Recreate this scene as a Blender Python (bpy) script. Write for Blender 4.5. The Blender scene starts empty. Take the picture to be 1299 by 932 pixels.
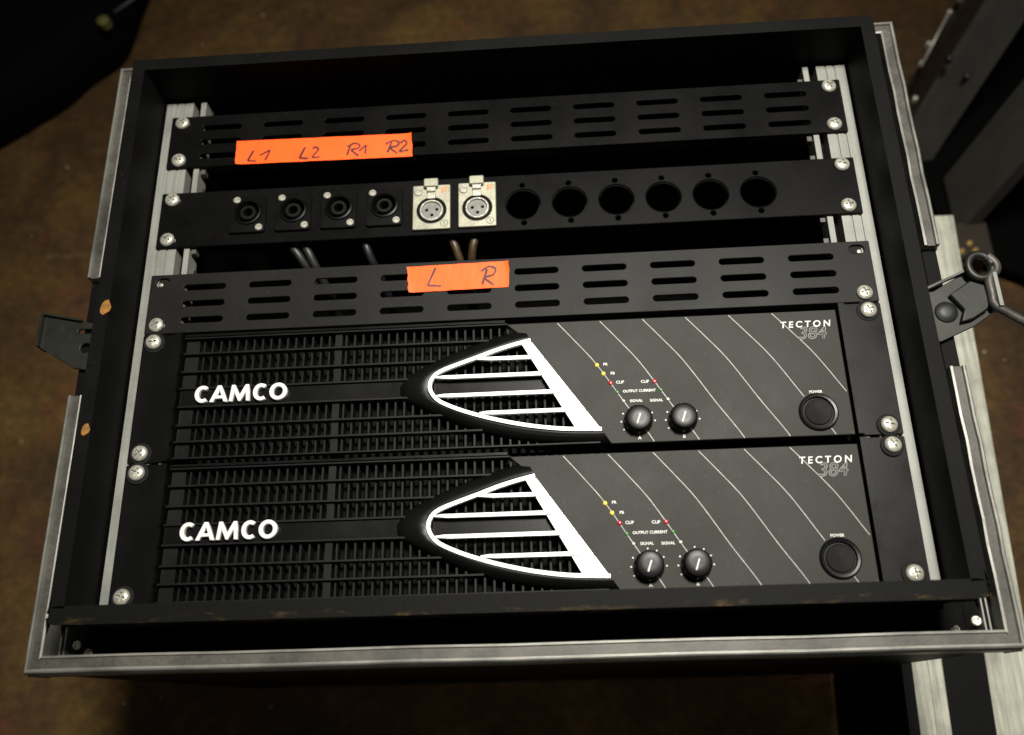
import bpy, bmesh, math, random
from mathutils import Vector, Matrix

random.seed(4)
SC = bpy.context.scene
COL = SC.collection
S = 0.001            # everything below is written in millimetres
H = 400.0            # height of the rack face above the floor
PI = math.pi

# ------------------------------------------------------------------ camera
cam = bpy.data.cameras.new('camera')
cam.sensor_width = 36.0
cam.lens = 36.0 * 1145.187 / 1299.0
cam.clip_start = 0.02
cam.clip_end = 60.0
R = Matrix(((0.9977868219663596, -0.021906993342481362, -0.06278169759543477),
            (0.042751034825639286, 0.9345130280725552, 0.3533521605763866),
            (0.050929430898146895, -0.35525411187677475, 0.9333813310019838)))
co = bpy.data.objects.new('camera', cam)
COL.objects.link(co)
M4 = R.transposed().to_4x4()
M4.translation = Vector((33.886, -68.346, 539.470 + H)) * S
co.matrix_world = M4
cam.dof.use_dof = True
cam.dof.focus_distance = 0.575
cam.dof.aperture_fstop = 4.5
SC.camera = co

# ------------------------------------------------------------------ light
world = bpy.data.worlds.new('World')
SC.world = world
world.use_nodes = True
wb = world.node_tree.nodes['Background']
wb.inputs['Color'].default_value = (0.95, 1.0, 0.85, 1)
wb.inputs['Strength'].default_value = 0.007


def area(name, loc, target, size, power, colour):
    l = bpy.data.lights.new(name, 'AREA')
    l.shape = 'DISK'
    l.size = size
    l.energy = power
    l.color = colour
    l.spread = math.radians(70)
    o = bpy.data.objects.new(name, l)
    COL.objects.link(o)
    o.location = Vector(loc) * S
    o.rotation_euler = (Vector(target) - Vector(loc)).to_track_quat('-Z', 'Y').to_euler()
    return o


area('work_lamp', (270, 440, H + 1350), (50, 170, H), 0.30, 7.9, (1.0, 0.965, 0.88))
area('fill_lamp', (-250, -900, H + 1500), (0, 100, H), 0.7, 0.6, (1.0, 0.97, 0.9))  # added weak fill from the camera side, no visible source

SC.view_settings.view_transform = 'Standard'
SC.view_settings.look = 'None'
SC.view_settings.exposure = 0.0
SC.view_settings.gamma = 1.0
SC.view_settings.use_curve_mapping = False
SC.cycles.use_denoising = True
SC.cycles.max_bounces = 6


# ------------------------------------------------------------------ materials
def new_mat(name):
    m = bpy.data.materials.new(name)
    m.use_nodes = True
    nt = m.node_tree
    return m, nt, nt.nodes['Principled BSDF']


def nz(nt, scale, detail=4, rough=0.6, stretch=None, coord='Object', distort=0.0):
    tc = nt.nodes.new('ShaderNodeTexCoord')
    mp = nt.nodes.new('ShaderNodeMapping')
    if stretch:
        mp.inputs['Scale'].default_value = stretch
    n = nt.nodes.new('ShaderNodeTexNoise')
    n.inputs['Scale'].default_value = scale
    n.inputs['Detail'].default_value = detail
    n.inputs['Roughness'].default_value = rough
    n.inputs['Distortion'].default_value = distort
    nt.links.new(tc.outputs[coord], mp.inputs['Vector'])
    nt.links.new(mp.outputs['Vector'], n.inputs['Vector'])
    return n


def ramp(nt, src, stops):
    r = nt.nodes.new('ShaderNodeValToRGB')
    el = r.color_ramp.elements
    while len(el) < len(stops):
        el.new(0.5)
    for e, (p, c) in zip(el, stops):
        e.position = p
        e.color = (*c, 1) if len(c) == 3 else c
    nt.links.new(src, r.inputs['Fac'])
    return r


def grey(v):
    return (v, v, v)


def bump(nt, src, bsdf, dist, strength=1.0):
    b = nt.nodes.new('ShaderNodeBump')
    b.inputs['Distance'].default_value = dist
    b.inputs['Strength'].default_value = strength
    nt.links.new(src, b.inputs['Height'])
    nt.links.new(b.outputs['Normal'], bsdf.inputs['Normal'])


def plain(name, c, rough=0.5, metal=0.0, var=0.25, scale=60, relief=0.0, spec=0.5):
    """A colour with soft uneven tone, gloss and fine relief."""
    m, nt, b = new_mat(name)
    n = nz(nt, scale, 5)
    lo = tuple(x * (1 - var) for x in c)
    hi = tuple(min(1, x * (1 + var)) for x in c)
    r = ramp(nt, n.outputs['Fac'], [(0.3, lo), (0.7, hi)])
    nt.links.new(r.outputs['Color'], b.inputs['Base Color'])
    b.inputs['Metallic'].default_value = metal
    b.inputs['Specular IOR Level'].default_value = spec
    n2 = nz(nt, scale * 0.6, 3)
    r2 = ramp(nt, n2.outputs['Fac'], [(0.3, grey(max(0.05, rough - 0.08))), (0.7, grey(min(1, rough + 0.08)))])
    nt.links.new(r2.outputs['Color'], b.inputs['Roughness'])
    if relief:
        n3 = nz(nt, 900, 2)
        bump(nt, n3.outputs['Fac'], b, relief)
    return m


def dusty_black(name, c, dust, rough, relief, amount=0.5, spec=0.4):
    """Black paint or laminate with thin pale dust and hairline scratches."""
    m, nt, b = new_mat(name)
    n = nz(nt, 14, 6, 0.7)
    r = ramp(nt, n.outputs['Fac'], [(0.35, c), (0.75, tuple(a + (d - a) * amount for a, d in zip(c, dust)))])
    sp = nz(nt, 420, 2, 0.5)
    rs = ramp(nt, sp.outputs['Fac'], [(0.70, grey(0)), (0.78, grey(1))])
    mx = nt.nodes.new('ShaderNodeMix')
    mx.data_type = 'RGBA'
    nt.links.new(rs.outputs['Color'], mx.inputs['Factor'])
    nt.links.new(r.outputs['Color'], mx.inputs['A'])
    mx.inputs['B'].default_value = (*[d * 1.4 for d in dust], 1)
    nt.links.new(mx.outputs['Result'], b.inputs['Base Color'])
    r2 = ramp(nt, n.outputs['Fac'], [(0.3, grey(rough - 0.06)), (0.7, grey(rough + 0.1))])
    nt.links.new(r2.outputs['Color'], b.inputs['Roughness'])
    b.inputs['Specular IOR Level'].default_value = spec
    n3 = nz(nt, 1300, 2)
    bump(nt, n3.outputs['Fac'], b, relief)
    return m


def brushed(name, c, rough, metal, stretch, dirt=0.35, lo=0.72):
    m, nt, b = new_mat(name)
    n = nz(nt, 30, 6, 0.7, stretch)
    d = nz(nt, 22, 5, 0.65)
    r = ramp(nt, n.outputs['Fac'], [(0.32, tuple(x * lo for x in c)), (0.68, c)])
    rd = ramp(nt, d.outputs['Fac'], [(0.36, grey(1 - dirt)), (0.58, grey(1))])
    mx = nt.nodes.new('ShaderNodeMix')
    mx.data_type = 'RGBA'
    mx.blend_type = 'MULTIPLY'
    mx.inputs['Factor'].default_value = 1
    nt.links.new(r.outputs['Color'], mx.inputs['A'])
    nt.links.new(rd.outputs['Color'], mx.inputs['B'])
    nt.links.new(mx.outputs['Result'], b.inputs['Base Color'])
    b.inputs['Metallic'].default_value = metal
    r2 = ramp(nt, n.outputs['Fac'], [(0.3, grey(rough - 0.1)), (0.7, grey(rough + 0.12))])
    nt.links.new(r2.outputs['Color'], b.inputs['Roughness'])
    bump(nt, n.outputs['Fac'], b, 0.0002, 0.6)
    return m


def floor_mat():
    m, nt, b = new_mat('worn_dark_wood_floor')
    big = nz(nt, 5.5, 7, 0.62, distort=0.6)
    r = ramp(nt, big.outputs['Fac'], [(0.28, (0.016, 0.009, 0.003)), (0.45, (0.046, 0.023, 0.0065)),
                                      (0.58, (0.074, 0.042, 0.0095)), (0.75, (0.118, 0.064, 0.0165))])
    red = nz(nt, 16, 4, 0.6)
    rr = ramp(nt, red.outputs['Fac'], [(0.55, grey(0)), (0.72, grey(0.55))])
    mx = nt.nodes.new('ShaderNodeMix'); mx.data_type = 'RGBA'
    nt.links.new(rr.outputs['Color'], mx.inputs['Factor'])
    nt.links.new(r.outputs['Color'], mx.inputs['A'])
    mx.inputs['B'].default_value = (0.085, 0.024, 0.010, 1)
    scr = nz(nt, 9, 7, 0.75, (0.5, 7, 1), distort=0.3)
    rs = ramp(nt, scr.outputs['Fac'], [(0.60, grey(0)), (0.70, grey(0.35))])
    mx2 = nt.nodes.new('ShaderNodeMix'); mx2.data_type = 'RGBA'
    nt.links.new(rs.outputs['Color'], mx2.inputs['Factor'])
    nt.links.new(mx.outputs['Result'], mx2.inputs['A'])
    mx2.inputs['B'].default_value = (0.13, 0.088, 0.035, 1)
    grit = nz(nt, 75, 8, 0.8)
    rg = ramp(nt, grit.outputs['Fac'], [(0.30, grey(0.45)), (0.50, grey(1.0)), (0.72, grey(1.7))])
    mx3 = nt.nodes.new('ShaderNodeMix'); mx3.data_type = 'RGBA'; mx3.blend_type = 'MULTIPLY'
    mx3.inputs['Factor'].default_value = 1
    nt.links.new(mx2.outputs['Result'], mx3.inputs['A']); nt.links.new(rg.outputs['Color'], mx3.inputs['B'])
    nt.links.new(mx3.outputs['Result'], b.inputs['Base Color'])
    b.inputs['Roughness'].default_value = 0.75
    b.inputs['Specular IOR Level'].default_value = 0.25
    fine = nz(nt, 120, 6, 0.7)
    bump(nt, fine.outputs['Fac'], b, 0.0012, 0.7)
    return m


def worn_ply():
    """Black painted plywood edge with chips down to bare wood."""
    m, nt, b = new_mat('worn_black_plywood_edge')
    n = nz(nt, 60, 6, 0.75, (0.5, 2.0, 2.0))
    tc = nt.nodes.new('ShaderNodeTexCoord')
    sx = nt.nodes.new('ShaderNodeSeparateXYZ')
    nt.links.new(tc.outputs['Object'], sx.inputs['Vector'])
    mr = nt.nodes.new('ShaderNodeMapRange')      # knocks gather along the outer corner of the board
    mr.inputs['From Min'].default_value = -0.0125
    mr.inputs['From Max'].default_value = -0.0165
    mr.inputs['To Max'].default_value = 0.11
    nt.links.new(sx.outputs['Y'], mr.inputs['Value'])
    ad = nt.nodes.new('ShaderNodeMath')
    nt.links.new(n.outputs['Fac'], ad.inputs[0]); nt.links.new(mr.outputs['Result'], ad.inputs[1])
    r = ramp(nt, ad.outputs['Value'], [(0.63, (0.0045, 0.0045, 0.004)), (0.68, (0.014, 0.010, 0.005)), (0.80, (0.065, 0.043, 0.018))])
    nt.links.new(r.outputs['Color'], b.inputs['Base Color'])
    b.inputs['Roughness'].default_value = 0.55
    b.inputs['Specular IOR Level'].default_value = 0.05
    n2 = nz(nt, 300, 4)
    bump(nt, n2.outputs['Fac'], b, 0.00025, 0.6)
    return m


BLK = (0.011, 0.011, 0.010)
MT = dict(
    laminate=dusty_black('black_laminate', (0.003, 0.003, 0.003), (0.012, 0.012, 0.010), 0.5, 0.0001, 0.2, 0.055),
    lip=worn_ply(),
    panel=dusty_black('black_powder_coat', (0.0075, 0.0073, 0.0069), (0.024, 0.022, 0.019), 0.44, 0.00008, 0.25, 0.10),
    panel_dark=dusty_black('darker_panel_black', (0.0018, 0.0018, 0.0018), (0.012, 0.0115, 0.010), 0.38, 0.00008, 0.25, 0.05),  # darker black for the upper vent panel and the connector panel
    fascia=dusty_black('dark_grey_fascia', (0.017, 0.017, 0.015), (0.036, 0.035, 0.029), 0.5, 0.00006, 0.5, 0.10),
    plastic=plain('black_moulded_plastic', (0.0032, 0.0032, 0.0031), 0.33, 0, 0.2, 40, 0.00003, 0.10),
    rubber=plain('dark_rubber', (0.007, 0.007, 0.007), 0.7, 0, 0.3, 80, 0.0001, 0.12),
    fin=plain('grille_fin_black', (0.005, 0.005, 0.0047), 0.5, 0, 0.3, 50, 0, 0.12),
    void=plain('black_filter_foam', (0.003, 0.003, 0.003), 0.95, 0, 0.3, 200, 0.0003, 0.1),
    white=plain('white_enamel', (0.95, 0.95, 0.93), 0.30, 0, 0.02, 60, 0, 0.5),
    letter=plain('white_letter_enamel', (0.60, 0.60, 0.58), 0.35, 0, 0.14, 200, 0.00004, 0.5),
    line=plain('pale_grey_print', (0.26, 0.26, 0.235), 0.5, 0, 0.25, 300, 0, 0.3),
    print=plain('white_print', (0.46, 0.46, 0.43), 0.5, 0, 0.15, 300, 0, 0.3),
    ghost=plain('grey_outline_print', (0.115, 0.115, 0.105), 0.5, 0, 0.2, 300, 0, 0.3),
    rail=brushed('brushed_aluminium_rail', (0.225, 0.23, 0.205), 0.55, 0.10, (40, 1.0, 40), 0.25),
    dark_aluminium=brushed('groove_shade_aluminium', (0.085, 0.08, 0.068), 0.5, 0.2, (14, 14, 14), 0.6),  # darkened to carry the groove's shade, reused for slide nuts and hook bar
    profile=brushed('dull_aluminium_profile', (0.22, 0.215, 0.19), 0.42, 0.3, (40, 1.0, 40), 0.5),
    profile_x=brushed('dull_aluminium_profile_across', (0.22, 0.215, 0.19), 0.42, 0.3, (1.0, 40, 40), 0.5),
    bright=brushed('bright_aluminium_angle', (0.50, 0.50, 0.41), 0.55, 0.05, (7, 0.35, 7), 0.38, 0.38),
    steel=plain('zinc_steel', (0.40, 0.39, 0.33), 0.36, 0.5, 0.25, 400, 0.0002),
    dull=plain('dull_steel', (0.010, 0.0105, 0.008), 0.5, 0.25, 0.4, 60, 0.00005),
    nickel=plain('satin_nickel', (0.29, 0.283, 0.215), 0.40, 0.45, 0.10, 150, 0.0001),
    dull_rim=plain('hole_edge_highlight', (0.22, 0.22, 0.20), 0.5, 0.2, 0.4, 120),
    brass=plain('brass_rivet', (0.55, 0.38, 0.12), 0.4, 0.8, 0.3, 200),
    insert=plain('grey_socket_insert', (0.13, 0.12, 0.11), 0.5, 0, 0.2, 200),
    tape=plain('fluorescent_orange_tape', (1.0, 0.092, 0.010), 0.55, 0, 0.05, 70, 0.00012, 0.25),
    ink=plain('dark_marker_ink', (0.030, 0.006, 0.004), 0.6, 0, 0.5, 120),
    red=plain('red_led_lens', (0.30, 0.010, 0.016), 0.25, 0, 0.2, 200),
    yellow=plain('yellow_led_lens', (0.72, 0.52, 0.03), 0.25, 0, 0.15, 200),
    green=plain('green_led_lens', (0.05, 0.22, 0.045), 0.25, 0, 0.2, 200),
    clear=plain('pale_led_lens', (0.50, 0.50, 0.38), 0.25, 0, 0.15, 200),
    redmark=plain('red_orange_mark', (0.50, 0.15, 0.06), 0.5, 0, 0.2, 200),
    darkmark=plain('dark_stamped_mark', (0.10, 0.10, 0.07), 0.5, 0, 0.2, 200),
    cable_grey=plain('grey_cable_sheath', (0.010, 0.010, 0.0095), 0.5, 0, 0.2, 200),
    cable_blue=plain('blue_cable_sheath', (0.005, 0.005, 0.008), 0.5, 0, 0.2, 200),
    cable_yellow=plain('yellow_cable_sheath', (0.030, 0.016, 0.004), 0.5, 0, 0.2, 200),
    sticker=plain('torn_yellow_tape', (0.20, 0.085, 0.010), 0.6, 0, 0.4, 150, 0.0003),
    dot=plain('faded_yellow_sticker', (0.09, 0.085, 0.02), 0.6, 0, 0.3, 150),
    bag=dusty_black('black_nylon_cloth', (0.0015, 0.0015, 0.0015), (0.004, 0.004, 0.004), 0.9, 0.0006, 0.3, 0.04),
    piping=plain('grey_piping', (0.05, 0.05, 0.05), 0.6, 0, 0.2, 100),
    stand=dusty_black('dark_grey_steel', (0.036, 0.035, 0.032), (0.10, 0.093, 0.075), 0.55, 0.0004, 0.4, 0.3),
    stand_dark=dusty_black('rusty_black_steel', (0.014, 0.009, 0.005), (0.04, 0.028, 0.012), 0.6, 0.0004, 0.4, 0.3),
    scrap=plain('reddish_cardboard', (0.13, 0.045, 0.025), 0.8, 0, 0.4, 60, 0.0005),
    crumb=plain('pale_crumbs', (0.17, 0.145, 0.085), 0.7, 0, 0.4, 300),
    floor=floor_mat(),
)


# ------------------------------------------------------------------ mesh helpers (millimetres)
def link_mesh(name, me, mat, parent=None, smooth=False, loc=None):
    o = bpy.data.objects.new(name, me)
    COL.objects.link(o)
    if parent:
        o.parent = parent
    if loc:
        o.location = Vector(loc) * S
    if mat and not me.materials:
        me.materials.append(mat)
    if smooth:
        for p in me.polygons:
            p.use_smooth = True
    return o


def finish(name, bm, mat, parent=None, bevel=0.0, smooth=False, loc=None, angle=None):
    if bevel:
        es = [e for e in bm.edges if len(e.link_faces) == 2 and e.calc_face_angle(0) > 0.5]
        bmesh.ops.bevel(bm, geom=es, offset=bevel, segments=2, profile=0.6, affect='EDGES', clamp_overlap=True)
    bmesh.ops.recalc_face_normals(bm, faces=bm.faces[:])
    bmesh.ops.scale(bm, vec=(S, S, S), verts=bm.verts[:])
    me = bpy.data.meshes.new(name)
    bm.to_mesh(me)
    bm.free()
    o = link_mesh(name, me, mat, parent, smooth, loc)
    if angle:
        me.shade_smooth() if hasattr(me, 'shade_smooth') else None
        me.set_sharp_from_angle(angle=angle)
    return o


def add_box(bm, x0, x1, y0, y1, z0, z1):
    vs = [bm.verts.new((x, y, z)) for z in (z0, z1) for y in (y0, y1) for x in (x0, x1)]
    for f in ((0, 2, 3, 1), (4, 5, 7, 6), (0, 1, 5, 4), (2, 6, 7, 3), (0, 4, 6, 2), (1, 3, 7, 5)):
        bm.faces.new([vs[i] for i in f])


def box(name, x0, x1, y0, y1, z0, z1, mat, parent=None, bevel=0.0, loc=None):
    bm = bmesh.new()
    add_box(bm, x0, x1, y0, y1, z0, z1)
    return finish(name, bm, mat, parent, bevel, loc=loc)


def add_lathe(bm, prof, cx=0, cy=0, n=28, cap=True):
    rings = []
    for r, z in prof:
        rings.append([bm.verts.new((cx + r * math.cos(2 * PI * k / n), cy + r * math.sin(2 * PI * k / n), z)) for k in range(n)])
    for a, b in zip(rings, rings[1:]):
        for k in range(n):
            bm.faces.new((a[k], a[(k + 1) % n], b[(k + 1) % n], b[k]))
    if cap:
        bm.faces.new(rings[-1])
    return rings


def lathe(name, prof, mat, parent=None, cx=0, cy=0, n=28, cap=True, loc=None):
    bm = bmesh.new()
    add_lathe(bm, prof, cx, cy, n, cap)
    return finish(name, bm, mat, parent, loc=loc, angle=0.6)


def circ(cx, cy, r, n=28, a0=0.0):
    return [(cx + r * math.cos(a0 + 2 * PI * k / n), cy + r * math.sin(a0 + 2 * PI * k / n)) for k in range(n)]


def slot(cx, cy, w, h, n=6):
    r = h / 2
    p = [(cx + w / 2 - r + r * math.cos(a), cy + r * math.sin(a)) for a in [(-PI / 2 + PI * k / n) for k in range(n + 1)]]
    p += [(cx - w / 2 + r + r * math.cos(a), cy + r * math.sin(a)) for a in [(PI / 2 + PI * k / n) for k in range(n + 1)]]
    return p


def rrect(x0, x1, y0, y1, r, n=4):
    p = []
    for cx, cy, a in ((x1 - r, y0 + r, -PI / 2), (x1 - r, y1 - r, 0), (x0 + r, y1 - r, PI / 2), (x0 + r, y0 + r, PI)):
        p += [(cx + r * math.cos(a + PI / 2 * k / n), cy + r * math.sin(a + PI / 2 * k / n)) for k in range(n + 1)]
    return p


def plate(name, loops, z0, z1, mat, parent=None, bevel=0.0, loc=None):
    """A flat sheet of real thickness; every loop after the first that lies inside it is a hole."""
    cu = bpy.data.curves.new(name, 'CURVE')
    cu.dimensions = '2D'
    cu.fill_mode = 'BOTH'
    cu.extrude = max(1e-6, (z1 - z0) / 2 - bevel) * S
    cu.bevel_depth = bevel * S
    cu.bevel_resolution = 1
    cu.offset = -bevel * S
    for lp in loops:
        sp = cu.splines.new('POLY')
        sp.points.add(len(lp) - 1)
        for p, q in zip(sp.points, lp):
            p.co = (q[0] * S, q[1] * S, 0, 1)
        sp.use_cyclic_u = True
    ob = bpy.data.objects.new('tmp', cu)
    me = bpy.data.meshes.new_from_object(ob)
    me.name = name
    me.materials.clear()
    bpy.data.objects.remove(ob)
    bpy.data.curves.remove(cu)
    me.transform(Matrix.Translation((0, 0, (z0 + z1) / 2 * S)))
    return link_mesh(name, me, mat, parent, loc=loc)


def text_mesh(body, size, align='LEFT', shear=0.0, space=1.0, bold=0.0, depth=0.04):
    cu = bpy.data.curves.new('print', 'FONT')
    cu.body = body
    cu.size = size * S
    cu.align_x = align
    cu.align_y = 'CENTER'
    cu.shear = shear
    cu.space_character = space
    cu.offset = bold * S
    cu.extrude = depth * S
    ob = bpy.data.objects.new('tmp', cu)
    me = bpy.data.meshes.new_from_object(ob)
    me.materials.clear()
    bpy.data.objects.remove(ob)
    bpy.data.curves.remove(cu)
    return me


def text(name, body, x, y, z, size, mat, parent, align='LEFT', shear=0.0, space=1.0, bold=0.0):
    me = text_mesh(body, size, align, shear, space, bold)
    me.name = name
    me.transform(Matrix.Translation((x * S, y * S, z * S)))
    return link_mesh(name, me, mat, parent)


def outline_text(name, body, x, y, z, size, w, mat, parent, shear):
    """Hollow numerals: a thin printed stroke along the outline of each figure."""
    me = text_mesh(body, size, 'LEFT', shear, 1.0, 0.0, 0.0)
    src = bmesh.new(); src.from_mesh(me)
    bmesh.ops.remove_doubles(src, verts=src.verts[:], dist=1e-6)
    edges = {e for e in src.edges if len(e.link_faces) == 1}
    out = bmesh.new()
    while edges:
        e = edges.pop()
        a, v = e.verts
        path = [a, v]
        while v is not a:
            nx = next((q for q in v.link_edges if q in edges), None)
            if nx is None:
                break
            edges.discard(nx)
            v = nx.other_vert(v)
            path.append(v)
        ribbon(out, [(x + p.co.x / S, y + p.co.y / S) for p in path], w, z - 0.02, z + 0.03)
    src.free(); bpy.data.meshes.remove(me)
    return finish(name, out, mat, parent)


def ribbon(bm, pts, w, z0, z1):
    """A raised stroke along a polyline."""
    L, Rr = [], []
    for i, p in enumerate(pts):
        a = Vector(pts[max(0, i - 1)]); b = Vector(pts[min(len(pts) - 1, i + 1)])
        d = (b - a).normalized()
        nrm = Vector((-d.y, d.x))
        ww = w[i] if isinstance(w, (list, tuple)) else w
        L.append(Vector(p) + nrm * ww / 2); Rr.append(Vector(p) - nrm * ww / 2)
    rows = []
    for l, r in zip(L, Rr):
        rows.append([bm.verts.new((l.x, l.y, z0)), bm.verts.new((l.x, l.y, z1)), bm.verts.new((r.x, r.y, z1)), bm.verts.new((r.x, r.y, z0))])
    for a, b in zip(rows, rows[1:]):
        for k in range(4):
            bm.faces.new((a[k], a[(k + 1) % 4], b[(k + 1) % 4], b[k]))
    bm.faces.new(rows[0]); bm.faces.new(rows[-1][::-1])


def smooth_path(pts, n=6):
    """Catmull-Rom through the points (2D or 3D)."""
    P = [Vector(p) for p in pts]
    out = []
    for i in range(len(P) - 1):
        p0 = P[max(0, i - 1)]; p1 = P[i]; p2 = P[i + 1]; p3 = P[min(len(P) - 1, i + 2)]
        for k in range(n):
            t = k / n
            out.append(0.5 * ((2 * p1) + (p2 - p0) * t + (2 * p0 - 5 * p1 + 4 * p2 - p3) * t * t + (3 * p1 - p0 - 3 * p2 + p3) * t ** 3))
    out.append(P[-1])
    return out


def resample(pts, n):
    P = [Vector(p) for p in pts]
    d = [0.0]
    for a, b in zip(P, P[1:]):
        d.append(d[-1] + (b - a).length)
    out = []
    j = 0
    for k in range(n):
        t = d[-1] * k / (n - 1)
        while j < len(P) - 2 and d[j + 1] < t:
            j += 1
        f = (t - d[j]) / max(1e-9, d[j + 1] - d[j])
        out.append(P[j].lerp(P[j + 1], min(1, f)))
    return out


def add_tube(bm, pts, r, n=10):
    P = [Vector(p) for p in pts]
    rows = []
    up = Vector((0, 0, 1))
    for i, p in enumerate(P):
        d = (P[min(len(P) - 1, i + 1)] - P[max(0, i - 1)]).normalized()
        s = d.cross(up)
        if s.length < 1e-3:
            s = d.cross(Vector((1, 0, 0)))
        s.normalize()
        t = s.cross(d)
        rows.append([bm.verts.new(p + (s * math.cos(2 * PI * k / n) + t * math.sin(2 * PI * k / n)) * r) for k in range(n)])
    for a, b in zip(rows, rows[1:]):
        for k in range(n):
            bm.faces.new((a[k], a[(k + 1) % n], b[(k + 1) % n], b[k]))
    bm.faces.new(rows[0][::-1]); bm.faces.new(rows[-1])


def tube(name, pts, r, mat, parent=None, n=10, loc=None):
    bm = bmesh.new()
    add_tube(bm, pts, r, n)
    return finish(name, bm, mat, parent, smooth=True, loc=loc)


def thing(name, label, cat, loc=(0, 0, 0), group=None):
    o = bpy.data.objects.new(name, None)
    o.empty_display_size = 0.02
    COL.objects.link(o)
    o.location = Vector(loc) * S
    o['label'] = label
    o['category'] = cat
    if group:
        o['group'] = group
    return o


def copy_tree(o, parent=None):
    c = o.copy()
    COL.objects.link(c)
    if parent:
        c.parent = parent
    for ch in list(o.children):
        copy_tree(ch, c)
    return c


# ------------------------------------------------------------------ shared pieces
def make_screw_head():
    """Pan head with a real cross recess (boolean, evaluated once)."""
    bm = bmesh.new()
    n = 32
    prof = [(4.9, 0.0), (5.1, 0.7), (5.0, 1.5), (4.4, 2.3), (3.4, 2.85), (2.0, 3.15), (0.7, 3.25)]
    rings = add_lathe(bm, prof, n=n)
    bm.faces.new(rings[0][::-1])
    bmesh.ops.recalc_face_normals(bm, faces=bm.faces[:])
    bmesh.ops.scale(bm, vec=(S, S, S), verts=bm.verts[:])
    me = bpy.data.meshes.new('screw'); bm.to_mesh(me); bm.free()
    a = bpy.data.objects.new('tmp_a', me); COL.objects.link(a)
    cuts = []
    for k in range(2):
        bm = bmesh.new()
        add_box(bm, *((-2.9, 2.9, -0.6, 0.6) if k == 0 else (-0.6, 0.6, -2.9, 2.9)), 1.4, 5)
        bmesh.ops.recalc_face_normals(bm, faces=bm.faces[:])
        bmesh.ops.scale(bm, vec=(S, S, S), verts=bm.verts[:])
        mc = bpy.data.meshes.new('cut'); bm.to_mesh(mc); bm.free()
        c = bpy.data.objects.new('tmp_c', mc); COL.objects.link(c); cuts.append(c)
        md = a.modifiers.new('b%d' % k, 'BOOLEAN'); md.operation = 'DIFFERENCE'; md.object = c; md.solver = 'EXACT'
    dg = bpy.context.evaluated_depsgraph_get()
    out = bpy.data.meshes.new_from_object(a.evaluated_get(dg))
    for o in cuts + [a]:
        bpy.data.objects.remove(o)
    out.name = 'screw'
    out.materials.clear(); out.materials.append(MT['steel'])
    out.shade_smooth(); out.set_sharp_from_angle(angle=0.7)
    return out


SCREW = make_screw_head()
bmw = bmesh.new(); add_lathe(bmw, [(7.0, 0), (7.0, 0.9), (6.5, 1.2), (4.6, 1.2)], n=28, cap=True)
_w = finish('washer', bmw, MT['rubber']); WASHER = _w.data; bpy.data.objects.remove(_w)
bms = bmesh.new(); add_lathe(bms, [(2.5, 0), (2.5, 0.5), (2.1, 0.9), (1.3, 0.9), (1.1, 0.3)], n=18, cap=True)
_s = finish('small_screw', bms, MT['steel']); SMALL = _s.data; bpy.data.objects.remove(_s)


def screw(parent, x, y, z, washer=True, tilt=True):
    o = bpy.data.objects.new('screw', SCREW); COL.objects.link(o); o.parent = parent
    o.location = Vector((x, y, z + (1.2 if washer else 0))) * S
    o.rotation_euler = (random.uniform(-.09, .09), random.uniform(-.09, .09), random.uniform(0, PI))
    if washer:
        w = bpy.data.objects.new('washer', WASHER); COL.objects.link(w); w.parent = o
        w.location = (0, 0, -1.19 * S)
    return o


def small_screw(parent, x, y, z, sc=1.0):
    o = bpy.data.objects.new('screw', SMALL); COL.objects.link(o); o.parent = parent
    o.location = Vector((x, y, z)) * S
    o.rotation_euler = (random.uniform(-.12, .12), random.uniform(-.12, .12), 0)
    o.scale = (sc,) * 3
    return o


# ================================================================== SETTING
bm = bmesh.new()
for v in ((-9000, -7000, 0), (9000, -7000, 0), (9000, 9000, 0), (-9000, 9000, 0)):
    bm.verts.new(v)
bm.faces.new(bm.verts[:])
fl = finish('floor', bm, MT['floor'])
fl['kind'] = 'structure'

# ================================================================== RACK CASE
X_IN, X_OUT = 249.0, 258.0
Y0I, Y0O, Y1I, Y1O = -9.0, -17.0, 361.0, 370.0
ZR = 34.0
case = thing('rack_case', 'open black flight case with worn aluminium edges, lying on its back around the amplifiers', 'rack case', (0, 172, 0))
CL = (0, -172, H)          # child origin so that mesh coordinates are (x, y, height over the panel plane)


def cbox(name, *a, mat, bevel=0.6):
    return box(name, *a, mat, case, bevel, loc=CL)


cbox('side_wall', -X_OUT, -X_IN, Y0I, Y1I, -385, ZR, mat=MT['laminate'], bevel=1.2)
cbox('side_wall', X_IN, X_OUT, Y0I, Y1I, -385, ZR, mat=MT['laminate'], bevel=1.2)
cbox('top_wall', -X_OUT, X_OUT, Y1I, Y1O, -385, ZR - 0.1, mat=MT['laminate'], bevel=1.2)
b = plate('bottom_lip', [rrect(-X_OUT, X_OUT, Y0O, Y0I, 5)], ZR - 16, ZR, MT['lip'], case, 1.2, CL)
cbox('bottom_wall', -X_OUT + 6, X_OUT - 6, Y0O + 1, Y0I - 0.3, -385, ZR - 16.2, mat=MT['laminate'])
cbox('back_wall', -X_IN, X_IN, Y0I, Y1I, -385, -378, mat=MT['laminate'], bevel=0)
XO0, XO1, YO0, YO1 = 275.0, 284.6, -42.4, 388.5
cbox('outer_wall', -XO1 + .6, -XO0, YO0 + .6, YO1 - .6, -398, -3, mat=MT['laminate'])
cbox('outer_wall', XO0, XO1 - .6, YO0 + .6, YO1 - .6, -398, -3, mat=MT['laminate'])
cbox('outer_wall', -XO0, XO0, YO0 + .6, YO0 + 9.6, -398, -3, mat=MT['laminate'])
cbox('outer_wall', -XO0, XO0, YO1 - 9.6, YO1 - .6, -398, -3, mat=MT['laminate'])
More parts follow.
